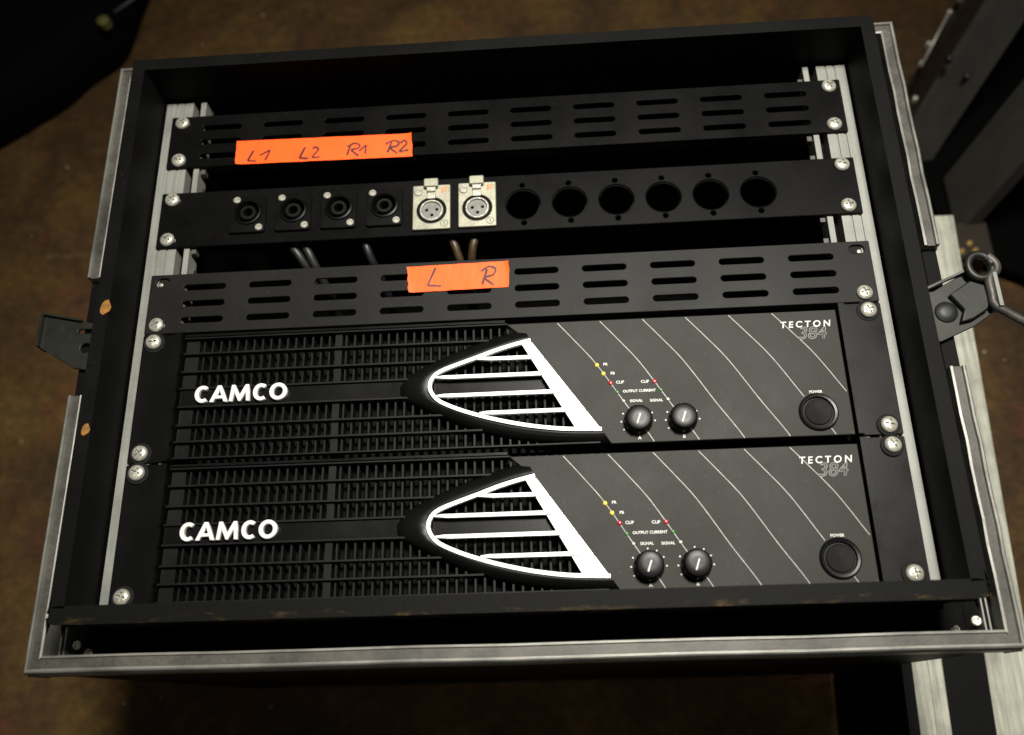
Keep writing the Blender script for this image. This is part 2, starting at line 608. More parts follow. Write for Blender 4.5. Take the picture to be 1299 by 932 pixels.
cbox('foam_strip', -XO0, -X_OUT, YO0 + 9.6, YO1 - 9.6, -60, -32, mat=MT['void'], bevel=0)
cbox('foam_strip', X_OUT, XO0, YO0 + 9.6, YO1 - 9.6, -60, -32, mat=MT['void'], bevel=0)
cbox('foam_strip', -X_OUT, X_OUT, YO0 + 9.6, Y0O, -60, -32, mat=MT['void'], bevel=0)
cbox('foam_strip', -X_OUT, X_OUT, Y1O, YO1 - 9.6, -60, -32, mat=MT['void'], bevel=0)

# tongue-and-groove aluminium edge, swept along one axis
SEC = [(0, -14), (0, 4.2), (1.3, 4.6), (1.9, 3.2), (6.9, 3.0), (7.4, 5.0), (8.7, 5.0), (9.6, 4.2), (9.6, -2), (10.6, -2.6), (10.6, -26), (9.8, -26), (9.8, -14)]


def profile(axis, u0, u1, p0, sgn, m0=0.0, m1=0.0):
    """axis 'y': runs along y at x = p0 growing by sgn; m = mitre slope at each end."""
    bm = bmesh.new()
    n_seg = 10
    rows = []
    for k in range(n_seg + 1):
        t = k / n_seg
        row = []
        for s, z in SEC:
            u = (u0 - m0 * s) * (1 - t) + (u1 + m1 * s) * t
            wob = 0.22 * math.sin(k * 2.3 + p0) * (0 < k < n_seg)
            p = p0 + sgn * s + wob
            row.append(bm.verts.new((p, u, z + wob) if axis == 'y' else (u, p, z + wob)))
        rows.append(row)
    for a, b_ in zip(rows, rows[1:]):
        for k in range(len(SEC)):
            bm.faces.new((a[k], a[(k + 1) % len(SEC)], b_[(k + 1) % len(SEC)], b_[k]))
    bm.faces.new(rows[0]); bm.faces.new(rows[-1][::-1])
    for f in bm.faces:      # darker metal puts the recess shade into the groove floor's colour
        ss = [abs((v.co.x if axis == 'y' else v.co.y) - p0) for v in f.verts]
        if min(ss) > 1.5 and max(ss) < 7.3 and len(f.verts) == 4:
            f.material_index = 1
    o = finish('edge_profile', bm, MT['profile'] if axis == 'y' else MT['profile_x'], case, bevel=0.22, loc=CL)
    o.data.materials.append(MT['dark_aluminium'])
    return o


PX = 274.6
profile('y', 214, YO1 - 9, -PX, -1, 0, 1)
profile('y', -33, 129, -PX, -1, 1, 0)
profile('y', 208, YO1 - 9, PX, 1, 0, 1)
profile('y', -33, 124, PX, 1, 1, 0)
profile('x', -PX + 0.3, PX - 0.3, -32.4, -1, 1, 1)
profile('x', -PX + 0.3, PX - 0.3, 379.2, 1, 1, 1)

# rack rails: outer flange with a groove, dark channel, inner lip
for sgn in (-1, 1):
    bm = bmesh.new()
    sec = [(247.6, -30), (247.6, -2.2), (240.6, -2.2), (240.2, -3.0), (239.2, -3.0), (238.8, -2.2), (234.6, -2.2), (234.2, -3.0), (233.4, -3.0), (233.0, -2.2), (227.4, -2.2), (227.4, -13),
           (221.6, -13), (221.6, -2.2), (217.8, -2.2), (217.8, -16), (229, -16), (229, -30)]
    ends = [[bm.verts.new((sgn * x, y, z)) for x, z in sec] for y in (Y0I + 0.5, 358.5)]
    for k in range(len(sec)):
        bm.faces.new((ends[0][k], ends[0][(k + 1) % len(sec)], ends[1][(k + 1) % len(sec)], ends[1][k]))
    bm.faces.new(ends[0]); bm.faces.new(ends[1][::-1])
    rl = finish('rack_rail', bm, MT['rail'], case, bevel=0.15, loc=CL)
    # dark channel bottom and slide nuts
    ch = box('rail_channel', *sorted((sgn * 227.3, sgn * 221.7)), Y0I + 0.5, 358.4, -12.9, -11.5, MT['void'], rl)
    for y in (345.5, 281.5, 300.5, 236.5, 217):
        x0, x1 = sorted((sgn * 216.8, sgn * 213.6))
        box('slide_nut', x0, x1, y - 3.5, y + 3.5, -9, -3.5, MT['dark_aluminium'], rl, 0.5)

# screws and small brackets in the gap round the sleeve
for x, y, z in ((-262.8, -25.7, -12), (-256.2, -30.4, -14), (266.9, -26.0, -12), (255, -30.5, -14)):
    small_screw(case, x, y - 172, z + H, 1.15)
for x in (-270.0, 271.4):
    bm = bmesh.new()
    add_box(bm, x - 1.8, x - 0.9, -31.5, -13, -31, -8)
    add_box(bm, x + 0.9, x + 1.8, -31.5, -13, -31, -8)
    add_box(bm, x - 1.8, x + 1.8, -31.5, -13, -31.9, -31)
    finish('corner_bracket', bm, MT['rail'], case, 0.2, loc=CL)

# latches half-way along both sides, where the aluminium edge is interrupted
pl = plate('latch_plate', [[(-311, 189), (-278, 181.5), (-266, 181), (-266, 147), (-273, 147), (-286, 149.5), (-296, 156), (-311, 165)],
                           slot(-281.5, 175.5, 10, 3.4), circ(-279.5, 163.5, 3.6, 16)], -1, 1.2, MT['dull'], case, 0.35, CL)
bm = bmesh.new(); add_box(bm, -312.4, -310.6, 165.3, 189.5, -7, 4.5)
finish('bent_lip', bm, MT['dull'], pl, 0.5)
bm = bmesh.new(); add_box(bm, -311, -284, 188.2, 189.6, -1, 4)
for v in bm.verts:
    if v.co.x > -300: v.co.y -= 6
finish('bent_lip', bm, MT['dull'], pl, 0.3)
pr_ = plate('latch_plate', [[(266, 175.5), (275, 176), (297, 188.5), (308, 183), (310.8, 165.5), (307.7, 158.5), (296, 151), (274, 141.5), (266, 141.5)]],
            -0.5, 1.6, MT['dull'], case, 0.35, CL)
lathe('rivet', [(7.2, 1.5), (7.0, 2.8), (5.2, 4.2), (2.4, 4.8)], MT['dull'], pr_, 280.2, 161.0, 24)
bm = bmesh.new(); add_box(bm, 268, 298, 176, 177.6, 1.2, 7)
for v in bm.verts:
    if v.co.x > 280: v.co.y += 11.8
    if v.co.z > 3 and v.co.x < 280: v.co.z = 2.2
finish('bent_lip', bm, MT['dull'], pr_, 0.3)
ringp = [(304.3 + 7.4 * math.cos(a), 189.2 + 8.4 * math.sin(a), 7.5) for a in [2 * PI * k / 24 for k in range(25)]]
lo = plate('latch_body', [[(283, 171.5), (297, 180.5), (305.5, 177), (307, 166), (304, 160), (294, 154), (286.5, 152.5), (290, 161)]], 1.7, 6.2, MT['dull'], pr_, 0.9)
bm = bmesh.new(); add_box(bm, 309.2, 311.6, 160, 183, -0.5, 11.5)
finish('folded_edge', bm, MT['rail'], pr_, 0.8)
tube('hook_ring', ringp, 2.7, MT['dull'], pr_)
tube('hook_bar', smooth_path([(309.5, 196.0, 8), (313.6, 191, 8), (313.4, 185.5, 8), (308.0, 180.0, 8), (307.8, 170, 7.5), (308.2, 162.5, 7), (315.3, 157, 6.5), (330, 147.5, 5), (356, 138, -2)], 5), 2.9, MT['dark_aluminium'], pr_)

# torn yellow scraps stuck on the left rim
for x, y, s, lab in ((-251.4, 176.5, 1.0, 'torn yellow scrap of tape stuck on the left rim, the larger upper one'),
                     (-252.2, 95.6, 0.75, 'small torn yellow scrap stuck on the left rim further down')):
    pts = [(s * r * math.cos(a), s * r * math.sin(a) * 1.3) for a, r in zip([2 * PI * k / 11 for k in range(11)], [4.2, 3.7, 4.4, 3.6, 3.0, 2.6, 3.1, 3.9, 4.3, 3.4, 4.0])]
    o = plate('tape_scrap', [pts], 0, 0.9, MT['sticker'], None, 0.2, (x, y, H + ZR + 0.02))
    o['label'] = lab; o['category'] = 'tape scrap'; o['group'] = 'yellow scraps on the case rim'

# ================================================================== VENT PANELS
SLOTX = [-217.7 + 14.6 + 45.05 * k for k in range(10)]


def ear_hole(sx, y):
    return slot(sx * 232.55, y, 10.0, 6.6)


def make_vent(cy, open_top, label):
    t = thing('vent_panel', label, 'vent panel', (0, cy, H), 'perforated vent panels in the rack')
    loops = [rrect(-241.3, 241.3, -21.9, 21.9, 0.8, 2)]
    for x in SLOTX:
        for y in (12.1, 0.0, -12.1):
            loops.append(slot(x, y - 0.6, 29.2, 4.3))
    for sx in (-1, 1):
        for y in (15.875, -15.875):
            loops.append(ear_hole(sx, y))
    plate('panel_plate', loops, -2.0, 0.0, MT['panel' if open_top else 'panel_dark'], t, 0.4)
    for y0 in (-21.7, 20.5):
        box('flange', -216, 216, y0, y0 + 1.3, -10, -2.02, MT['panel'], t)
    if open_top:
        for sx in (-1, 1):
            q = lathe('nut_sleeve', [(6.0, -2.1), (6.0, -2.06)], MT['rubber'], t, sx * 230.6, 15.875, 16)
            lathe('thread', [(1.5, -2.05), (1.3, -1.6), (0.7, -1.4)], MT['steel'], q, sx * 234.6, 15.2, 12)
    for sx in (-1, 1):
        for y in ((-15.875,) if open_top else (15.875, -15.875)):
            screw(t, sx * (232.55 + random.uniform(-.6, .6)), y, 0.0, washer=False)
    return t


v_top = make_vent(322.9, False, 'upper slotted black vent panel with the long orange tape, topmost panel in the rack')
v_low = make_vent(193.7, True, 'lower slotted black vent panel with the short orange tape, right above the amplifiers')

# ================================================================== CONNECTOR PANEL
CY = 258.3
cp = thing('connector_panel', 'black connector strip with four round speaker sockets, two silver sockets and six empty holes', 'connector panel', (0, CY, H))
CX = [-177.0 + 31.95 * k for k in range(12)]
loops = [rrect(-241.3, 241.3, -21.9, 21.9, 0.8, 2)]
for i, x in enumerate(CX):
    yh = 1.6 if i < 4 else -1.6
    loops.append(circ(x, yh, 11.9 if i < 4 or i > 5 else 9.0, 30))
    if i > 5:
        loops.append(circ(x - 0.3, yh + 15.0, 1.7, 12))
        loops.append(circ(x + 0.3, yh - 14.6, 1.7, 12))
for sx in (-1, 1):
    for y in (15.875, -15.875):
        loops.append(ear_hole(sx, y))
plate('panel_plate', loops, -2.0, 0.0, MT['panel_dark'], cp, 0.6)
for y0 in (-21.7, 20.5):
    box('flange', -216, 216, y0, y0 + 1.3, -10, -2.02, MT['panel_dark'], cp)
for x in CX[6:]:
    lathe('hole_rim', [(11.55, -2.0), (11.5, -0.35)], MT['dull_rim'], cp, x, -1.6, 36, cap=False)  # added paler ring, its colour stands for the lit crescent in each hole
for sx in (-1, 1):
    for y in (15.875, -15.875):
        screw(cp, sx * (232.55 + random.uniform(-.6, .6)), y, 0.0, washer=False)

# round black speaker socket: one, then copied
sk = plate('speaker_socket', [rrect(-12.6, 12.6, -14.4, 14.4, 2.2), circ(0, 1.2, 9.6, 32)], 0.02, 2.6, MT['plastic'], cp, 0.5)
sk.location = Vector((CX[0], 0.4, 0)) * S
lathe('socket_ring', [(9.6, 2.4), (9.6, 3.6), (8.4, 3.9), (8.0, 3.2), (8.0, -8)], MT['plastic'], sk, 0, 1.2, 36, cap=False)
lathe('socket_core', [(5.6, -8), (5.6, 2.4), (5.1, 2.9), (3.6, 2.9), (3.2, 2.4), (3.2, -6)], MT['fin'], sk, 0, 1.2, 28, cap=True)
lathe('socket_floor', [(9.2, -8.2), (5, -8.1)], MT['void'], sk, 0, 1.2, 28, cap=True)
small_screw(sk, -8.4, 11.2, 2.55, 1.05); small_screw(sk, 8.6, -11.0, 2.55, 1.05)
for x in CX[1:4]:
    c = copy_tree(sk, cp)
    c.location = Vector((x, 0.4, 0)) * S

# silver three-pole socket: one, then copied
xl = plate('silver_socket', [rrect(-13.0, 13.0, -17.3, 17.3, 0.9, 2), circ(0, -2.6, 10.2, 36)], 0.02, 2.6, MT['nickel'], cp, 0.5)
xl.location = Vector((CX[4] + 0.9, -1.6, 0)) * S
lathe('socket_collar', [(10.15, 2.2), (10.0, 1.4), (8.1, 1.4), (8.1, 0.6)], MT['plastic'], xl, 0, -2.6, 36, cap=False)
lathe('silver_ring', [(8.1, 0.2), (8.1, 2.6), (7.7, 2.9), (7.1, 2.9), (6.8, 2.2), (6.8, -6)], MT['steel'], xl, 0, -2.6, 36, cap=False)
plate('pole_insert', [circ(0, -2.6, 6.85, 32), circ(-3.5, -1.6, 1.15, 14), circ(3.5, -1.4, 1.15, 14), circ(0.1, -5.6, 1.15, 14)], -3, 1.2, MT['insert'], xl, 0.15)
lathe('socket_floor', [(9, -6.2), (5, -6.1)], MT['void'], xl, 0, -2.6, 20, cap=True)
tb = plate('push_tab', [rrect(-5.0, 5.0, 14.2, 20.6, 1.0, 3)], 3.6, 6.4, MT['nickel'], xl, 0.6)
bm = bmesh.new(); add_box(bm, -2.9, 2.9, 11.4, 14.4, 2.5, 5.0); add_box(bm, -2.7, 2.7, 6.6, 11.4, 1.6, 2.9)
finish('tab_neck', bm, MT['steel'], tb, 0.3)
bm = bmesh.new(); add_box(bm, -3.0, 3.0, 5.8, 10.8, 2.2, 2.7)
finish('tab_slot', bm, MT['void'], tb)
small_screw(xl, -9.2, 12.0, 2.55, 1.25)
bm = bmesh.new(); ribbon(bm, [(7.4, 10.2), (7.4, 15.0)], 1.3, 2.6, 2.68); ribbon(bm, [(7.0, 14.5), (11.2, 14.5)], 1.2, 2.6, 2.69); ribbon(bm, [(7.0, 12.4), (10.4, 12.4)], 1.1, 2.6, 2.7)
finish('letter_f', bm, MT['redmark'], xl)
bm = bmesh.new()
ribbon(bm, circ(8.8, -13.2, 2.5, 20) + [circ(8.8, -13.2, 2.5, 20)[0]], 0.55, 2.6, 2.68)
ribbon(bm, [(8.0, -12.6), (8.9, -11.9), (8.9, -14.6)], 0.6, 2.6, 2.69)
finish('ring_mark', bm, MT['darkmark'], xl)
c = copy_tree(xl, cp); c.location = Vector((CX[5] + 0.5, -1.3, 0)) * S

# ================================================================== ORANGE TAPES
INK_W = 1.65


def tape(label, corners, strokes):
    cx = sum(p[0] for p in corners) / 4; cy = sum(p[1] for p in corners) / 4
    nu, nv = 48, 6
    bm = bmesh.new()
    c0, c1, c2, c3 = [Vector(c) for c in corners]          # top left, bottom left, bottom right, top right
    jag = {0: [random.uniform(-.35, .35) for _ in range(nv + 1)], nu: [random.uniform(-.35, .35) for _ in range(nv + 1)]}
    grids = []
    for base in (0.42, 0.10):
        g = []
        for i in range(nu + 1):
            for j in range(nv + 1):
                u, v = i / nu, j / nv
                p = (c1.lerp(c2, u)).lerp(c0.lerp(c3, u), v)
                if i in jag:
                    p = p + Vector((jag[i][j], 0))
                p = p + Vector((0, 0.10 * math.sin(u * 23 + v * 2) * (v - 0.5)))
                lift = 1.3 * max(0, (u - 0.972) / 0.028) ** 2 * max(0, (v - 0.35) / 0.65) + 1.0 * max(0, (0.04 - u) / 0.04) ** 2 * max(0, (0.7 - v) / 0.7)
                wave = 0.07 * math.sin(u * 31 + 3 * v) + 0.05 * math.sin(u * 77 - 5 * v)
                g.append(bm.verts.new((p.x - cx, p.y - cy, base + 0.12 + wave + lift)))
        grids.append(g)
    ix = lambda i, j: i * (nv + 1) + j
    for g in grids:
        for i in range(nu):
            for j in range(nv):
                bm.faces.new((g[ix(i, j)], g[ix(i + 1, j)], g[ix(i + 1, j + 1)], g[ix(i, j + 1)]))
    rim = [ix(i, 0) for i in range(nu + 1)] + [ix(nu, j) for j in range(1, nv + 1)] + [ix(i, nv) for i in range(nu - 1, -1, -1)] + [ix(0, j) for j in range(nv - 1, 0, -1)]
    for k in range(len(rim)):
        p, q = rim[k], rim[(k + 1) % len(rim)]
        bm.faces.new((grids[0][p], grids[0][q], grids[1][q], grids[1][p]))
    o = finish('tape_strip', bm, MT['tape'], None, loc=(cx, cy, H), angle=0.8)
    o['label'] = label; o['category'] = 'tape'; o['group'] = 'orange tape markers'
    for chars in strokes:
        bm = bmesh.new()
        parts_ = []
        for st in chars:
            parts_ += [st] if len(st) != 3 else [st[:2], st[1:]]      # sharp corners: two pen strokes
        for i, st in enumerate(parts_):
            p = smooth_path([(x - cx, y - cy) for x, y in st], 4) if len(st) > 3 else [Vector((x - cx, y - cy)) for x, y in st]
            ribbon(bm, p, [INK_W * random.uniform(.72, 1.15) for _ in p], 0.60, 0.68 + 0.006 * i)
        finish('handwriting', bm, MT['ink'], o)
    return o


tape('long orange tape strip marked L1 L2 R1 R2 stuck on the upper vent panel', [(-190.7, 320.8), (-190.2, 301.1), (-62.7, 299.8), (-63.3, 319.1)],
     [[[(-177.8, 311.9), (-181.5, 303.6), (-175.1, 302.9)], [(-173.0, 307.6), (-165.6, 311.7), (-168.7, 303.3)]],
      [[(-140.3, 312.3), (-143.9, 303.4), (-137.7, 302.8)], [(-134.8, 310.6), (-132.2, 312.0), (-130.7, 309.2), (-134.6, 303.7), (-129.0, 303.5)]],
      [[(-107.1, 312.6), (-109.6, 303.6)], [(-109.8, 310.6), (-104.6, 313.4), (-100.6, 311.4), (-102.2, 308.8), (-106.6, 307.9), (-101.2, 302.6)], [(-101.0, 306.5), (-95.9, 311.4), (-96.6, 304.2)]],
      [[(-77.8, 312.4), (-80.5, 304.0)], [(-82.0, 311.2), (-76.4, 313.8), (-72.3, 311.9), (-74.0, 309.0), (-78.6, 307.7), (-73.4, 303.1)], [(-71.3, 311.2), (-68.6, 313.5), (-67.0, 310.2), (-72.0, 304.6), (-65.4, 305.3)]]])
tape('short orange tape strip marked L R stuck on the lower vent panel', [(-64.7, 212.3), (-63.2, 193.2), (3.6, 194.0), (4.0, 213.3)],
     [[[(-45.4, 210.6), (-50.6, 197.8), (-41.5, 196.9)]],
      [[(-10.6, 207.9), (-14.0, 196.8)], [(-14.6, 206.4), (-9.4, 209.7), (-5.0, 207.6), (-6.8, 203.4), (-12.1, 201.3), (-6.2, 195.8)]]])

# ================================================================== CABLES behind the panels
for pts, m, lab in (
        ([(-165, 262, -46), (-154.8, 246.7, -16), (-141.2, 228.7, -13.5), (-128, 205, -55), (-120, 150, -120)], 'cable_grey', 'grey cable behind the panels, leftmost in the gap under the connector strip'),
        ([(-150, 262, -44), (-143.0, 246.0, -16), (-134.0, 228.6, -13.5), (-122, 200, -52), (-112, 150, -120)], 'cable_grey', 'grey cable behind the panels, just right of the leftmost one'),
        ([(-106, 262, -44), (-99.3, 246.8, -16), (-93.6, 229.8, -13.5), (-84, 205, -56), (-78, 150, -120)], 'cable_blue', 'dark blue cable hanging in the gap left of the short orange tape'),
        ([(-46, 260, -40), (-39.5, 246.7, -16), (-32.5, 229.4, -13.5), (-24, 200, -48), (-20, 150, -120)], 'cable_yellow', 'yellow cable running down from the left silver socket'),
        ([(-13, 260, -40), (-16.2, 245.5, -16), (-22.0, 229.0, -13.5), (-26, 198, -56), (-30, 150, -120)], 'cable_yellow', 'yellow cable running down from the right silver socket')):
    base = pts[2]
    sp = [v - Vector(base) for v in smooth_path(pts, 6)]
    o = tube('cable', sp, 2.9, MT[m], None, 10, (base[0], base[1], base[2] + H))
    o['label'] = lab; o['category'] = 'cable'; o['group'] = 'cables behind the panels'

# ================================================================== AMPLIFIERS
BARS = [40.2, 29.2, 16.4, 4.9, -7.6, -20.2, -31.0, -41.8]


def letter_loops(ch, x0, w, h, s):
    """Bold rounded capitals: C A M O as outlines, centred on y = 0."""
    y0, y1 = -h / 2, h / 2
    if ch in 'CO':
        cx, rx, ry = x0 + w / 2, w / 2, h / 2 + 0.25
        n = 30
        if ch == 'O':
            return [[(cx + rx * math.cos(2 * PI * k / n), ry * math.sin(2 * PI * k / n)) for k in range(n)],
                    [(cx + (rx - s) * math.cos(2 * PI * k / n), (ry - s * 0.92) * math.sin(2 * PI * k / n)) for k in range(n)]]
        rx = w * 0.60; cx = x0 + rx
        a0, a1 = math.radians(52), math.radians(308)
        out = [(cx + rx * math.cos(a0 + (a1 - a0) * k / n), ry * math.sin(a0 + (a1 - a0) * k / n)) for k in range(n + 1)]
        inn = [(cx + (rx - s) * math.cos(a0 + (a1 - a0) * k / n) + 0.35 * (abs(k - n / 2) / (n / 2)) ** 4, (ry - s * 0.92) * math.sin(a0 + (a1 - a0) * k / n)) for k in range(n + 1)]
        return [out + inn[::-1]]
    if ch == 'A':
        m = x0 + w / 2
        t = 1.2
        return [[(x0, y0), (x0 + s * 1.02, y0), (x0 + s * 1.02 + 0.9, y0 + 2.3), (x0 + w - s * 1.02 - 0.9, y0 + 2.3), (x0 + w - s * 1.02, y0), (x0 + w, y0), (m + t, y1), (m - t, y1)],
                [(m - 1.65, y0 + 4.3), (m + 1.65, y0 + 4.3), (m, y1 - 2.9)]]
    if ch == 'M':
        m = x0 + w / 2
        return [[(x0, y0), (x0 + s * 0.95, y0), (x0 + s * 0.95 + 0.55, y1 - 4.6), (m - 0.75, y0), (m + 0.75, y0), (x0 + w - s * 0.95 - 0.55, y1 - 4.6), (x0 + w - s * 0.95, y0), (x0 + w, y0),
                 (x0 + w - 1.35, y1), (x0 + w - 1.35 - s * 0.8, y1), (m, y0 + 4.4), (x0 + 1.35 + s * 0.8, y1), (x0 + 1.35, y1)]]


WHITE_OUT = [(17.0, 26.6), (6.1, 24.0), (-5.7, 20.6), (-17.4, 16.4), (-29.1, 12.4), (-39.4, 8.6), (-45.2, 4.9), (-47.9, -1.2), (-46.2, -7.2), (-41.0, -12.6), (-29.2, -18.2), (-17.7, -22.3),
             (-6.4, -25.7), (4.9, -28.5), (16.1, -30.8), (27.3, -32.5), (38.5, -33.7), (59.0, -34.6)]
SHELL_OUT = [(13.5, 34.6), (6.3, 35.6), (-11.4, 30.6), (-29.1, 24.2), (-46.7, 16.8), (-58.4, 10.6), (-66.2, 4.8), (-69.4, -1.4), (-67.0, -7.0), (-52.2, -15.4), (-40.6, -21.6), (-23.5, -29.0),
             (-6.5, -34.4), (15.9, -38.9), (38.2, -41.4), (64.6, -42.6)]


def make_amp(cy, label):
    t = thing('power_amplifier', label, 'amplifier', (0, cy, H), 'power amplifiers in the rack')
    box('chassis', -216, 216, -43.2, 43.2, -350, -13, MT['void'], t)
    # ears with moulded ridge
    for sx in (-1, 1):
        lo = [rrect(*sorted((sx * 241.3, sx * 217.4)), -43.9, 43.9, 1.0, 2)]
        e = plate('rack_ear', lo, -3.2, 0.0, MT['plastic'], t, 0.5)
        box('ear_ridge', *sorted((sx * 217.2, sx * 213.6)), -43.2, 43.2, -12, 3.4, MT['plastic'], e, 0.9)
        for y in (38.1, -38.1):
            screw(t, sx * (232.55 + random.uniform(-.5, .5)), y, 0.0)
    # top and bottom cover strips
    box('cover_strip', -212.4, 0.5, 41.4, 43.0, -12, 0.3, MT['plastic'], t, 0.3)
    # grille: solid end column, mid post, fins, bars, centre band
    box('grille_post', -212.2, -203.2, -42.6, 41.2, -12.5, -3.2, MT['fin'], t, 0.3)
    box('grille_post', -111.8, -107.2, -42.6, 41.2, -12.5, -2.6, MT['fin'], t, 0.3)
    fin = None
    x = -200.2
    while x < 62:
        if not -113.5 < x < -105.6:
            if fin is None:
                fin = box('grille_fin', -0.62, 0.62, -42.6, 41.2, -12.6, -3.6, MT['fin'], t)
                fin.location = (x * S, 0, 0)
            else:
                c_ = fin.copy(); COL.objects.link(c_); c_.parent = t; c_.location = (x * S, 0, 0)
        x += 5.62
    for y in BARS:
        xr = 2 - (y - 40) * 0.0 if y > 35 else (-10 if y > 20 else (-45 if y > 10 else (-62 if y > 0 else (-62 if y > -10 else (-40 if y > -25 else (-15 if y > -35 else 58))))))
        bm = bmesh.new()
        h = 1.0 if abs(y) < 39 else 0.8
        add_box(bm, -212.3, xr, y - h, y + h, -3.4, 0.4)
        for v in bm.verts:
            if v.co.z > 0: v.co.y = y + (v.co.y - y) * 0.55
        finish('grille_bar', bm, MT['fin'], t, 0.15)
    box('name_band', -212.2, -58, BARS[4] + 1.0, BARS[3] - 1.0, -3.8, -1.6, MT['plastic'], t, 0.2)
    # raised maker's lettering on the band
    lm = thing_letters(t)
    # badge shell: lofted ring round the white badge
    n = 40
    inn = resample(smooth_path(WHITE_OUT, 4), n); out = resample(smooth_path(SHELL_OUT, 4), n)
    bm = bmesh.new()
    rings = []
    for f, z in ((0.0, -11.0), (0.0, 2.2), (0.10, 3.2), (0.32, 3.4), (0.62, 2.2), (0.86, 0.2), (1.0, -2.6), (1.0, -9.0)):
        rings.append([bm.verts.new((*(a.lerp(b_, f)), z)) for a, b_ in zip(inn, out)])
    for a, b_ in zip(rings, rings[1:]):
        for k in range(n - 1):
            bm.faces.new((a[k], a[k + 1], b_[k + 1], b_[k]))
    finish('badge_shell', bm, MT['plastic'], t, angle=0.9)
    # dark centre strip inside the badge
    box('badge_band', -46, 40, BARS[4] + 0.4, BARS[3] - 0.8, -3.8, -1.8, MT['plastic'], t)
    # white badge: outline, five pieces of the slanted band, four stripes
    bd = bmesh.new()
    ribbon(bd, [tuple(p) for p in resample(smooth_path([(x_, y_) for x_, y_ in WHITE_OUT], 4), 60)], 2.3, 1.8, 4.6)
    bo = finish('badge_outline', bd, MT['white'], t, 0.25)
    ys = [15.2, 3.8, -8.6, -21.0]
    ex = lambda y: 17.0 + (26.6 - y) * (59.0 - 17.0) / 61.2 - 0.3      # outer slanted edge
    ei = lambda y: 12.4 + (22.1 - y) * (41.9 - 12.4) / 53.2            # inner slanted edge
    cuts = [25.0] + [y - 1.35 for y in ys] + [-33.8]
    for i in range(5):
        a, b_ = cuts[i] - (0.28 if i else 0), cuts[i + 1] + (0.28 if i < 4 else 0)
        plate('badge_panel', [[(ei(b_), b_), (ex(b_), b_), (ex(a), a), (ei(a), a)]], 1.8, 4.5, MT['white'], bo, 0.12)
    xl_ = [-17.5, -44.5, -44.0, -16.5]
    for y, x0 in zip(ys, xl_):
        x1 = ei(y) + 0.05
        plate('badge_stripe', [[(x0, y - 0.3), (x0 + 9, y - 1.15), (ei(y - 1.2) - 0.02, y - 1.2), (ei(y + 1.2) - 0.02, y + 1.2), (x0 + 5, y + 1.15), (x0, y + 0.5)]], 1.6, 4.2, MT['white'], bo, 0.12)
    # right-hand fascia
    fa = plate('fascia', [[(1.5, 40.0), (9.8, 32.6), (64.8, -43.0), (212.4, -43.0), (212.4, 40.0)]], -3.0, 0.5, MT['fascia'], t, 0.45)
    bm = bmesh.new()
    base = [(34.6, 39.2), (45.7, 25.8), (58.4, 9.5), (73.6, -15.3), (77.6, -21.7), (87.2, -36.3), (90.9, -42.6)]
    sp = smooth_path(base, 5)
    holes = [(82.3, -29.5, 8.2), (109.7, -29.5, 8.2), (192.0, -28.0, 11.6)]
    for k in range(6):
        run = []
        for p in sp:
            q = (p.x + 27.5 * k, p.y)
            ok = q[0] < 211.9 and all(math.hypot(q[0] - a, q[1] - b_) > r for a, b_, r in holes)
            if ok:
                run.append(q)
            if (not ok or p is sp[-1]) and len(run) > 1:
                ribbon(bm, run, 0.50, 0.5, 0.56)
            if not ok:
                run = []
    finish('arc_lines', bm, MT['line'], fa)
    # LEDs
    for x_, y_, m, r in ((58.6, 8.9, 'yellow', 1.3), (62.4, 2.9, 'yellow', 1.3), (66.5, -3.4, 'red', 1.45), (70.4, -9.9, 'green', 1.0), (73.9, -15.9, 'clear', 1.0),
                         (94.0, -3.5, 'red', 1.45), (97.6, -9.5, 'green', 1.0), (101.5, -15.9, 'clear', 1.1)):
        lathe('led', [(r, 0.4), (r, 0.9), (r * 0.7, 1.4), (r * 0.25, 1.55)], MT[m], fa, x_, y_, 14)
    # small print
    Zp = 0.56
    for body, x_, y_, sz, al in (('PR', 62.6, 9.2, 2.5, 'LEFT'), ('PB', 66.8, 2.9, 2.5, 'LEFT'), ('CLIP', 69.9, -3.3, 2.6, 'LEFT'), ('CLIP', 90.6, -3.5, 2.6, 'RIGHT'),
                                 ('OUTPUT CURRENT', 84.1, -9.5, 2.35, 'CENTER'), ('SIGNAL', 77.8, -16.0, 2.35, 'LEFT'), ('SIGNAL', 98.2, -16.2, 2.35, 'RIGHT'),
                                 ('A', 82.2, -40.1, 3.0, 'CENTER'), ('B', 109.4, -40.2, 3.0, 'CENTER'), ('POWER', 192.4, -14.9, 2.3, 'CENTER')):
        text('printed_text', body, x_, y_, Zp, sz, MT['print'], fa, al, bold=0.06)
    text('printed_text', 'TECTON', 176.2, 30.6, Zp, 6.0, MT['print'], fa, 'LEFT', shear=0.16, space=1.5, bold=0.13)
    outline_text('printed_text', '384', 186.4, 24.2, Zp - 0.03, 11.8, 0.55, MT['ghost'], fa, 0.22)
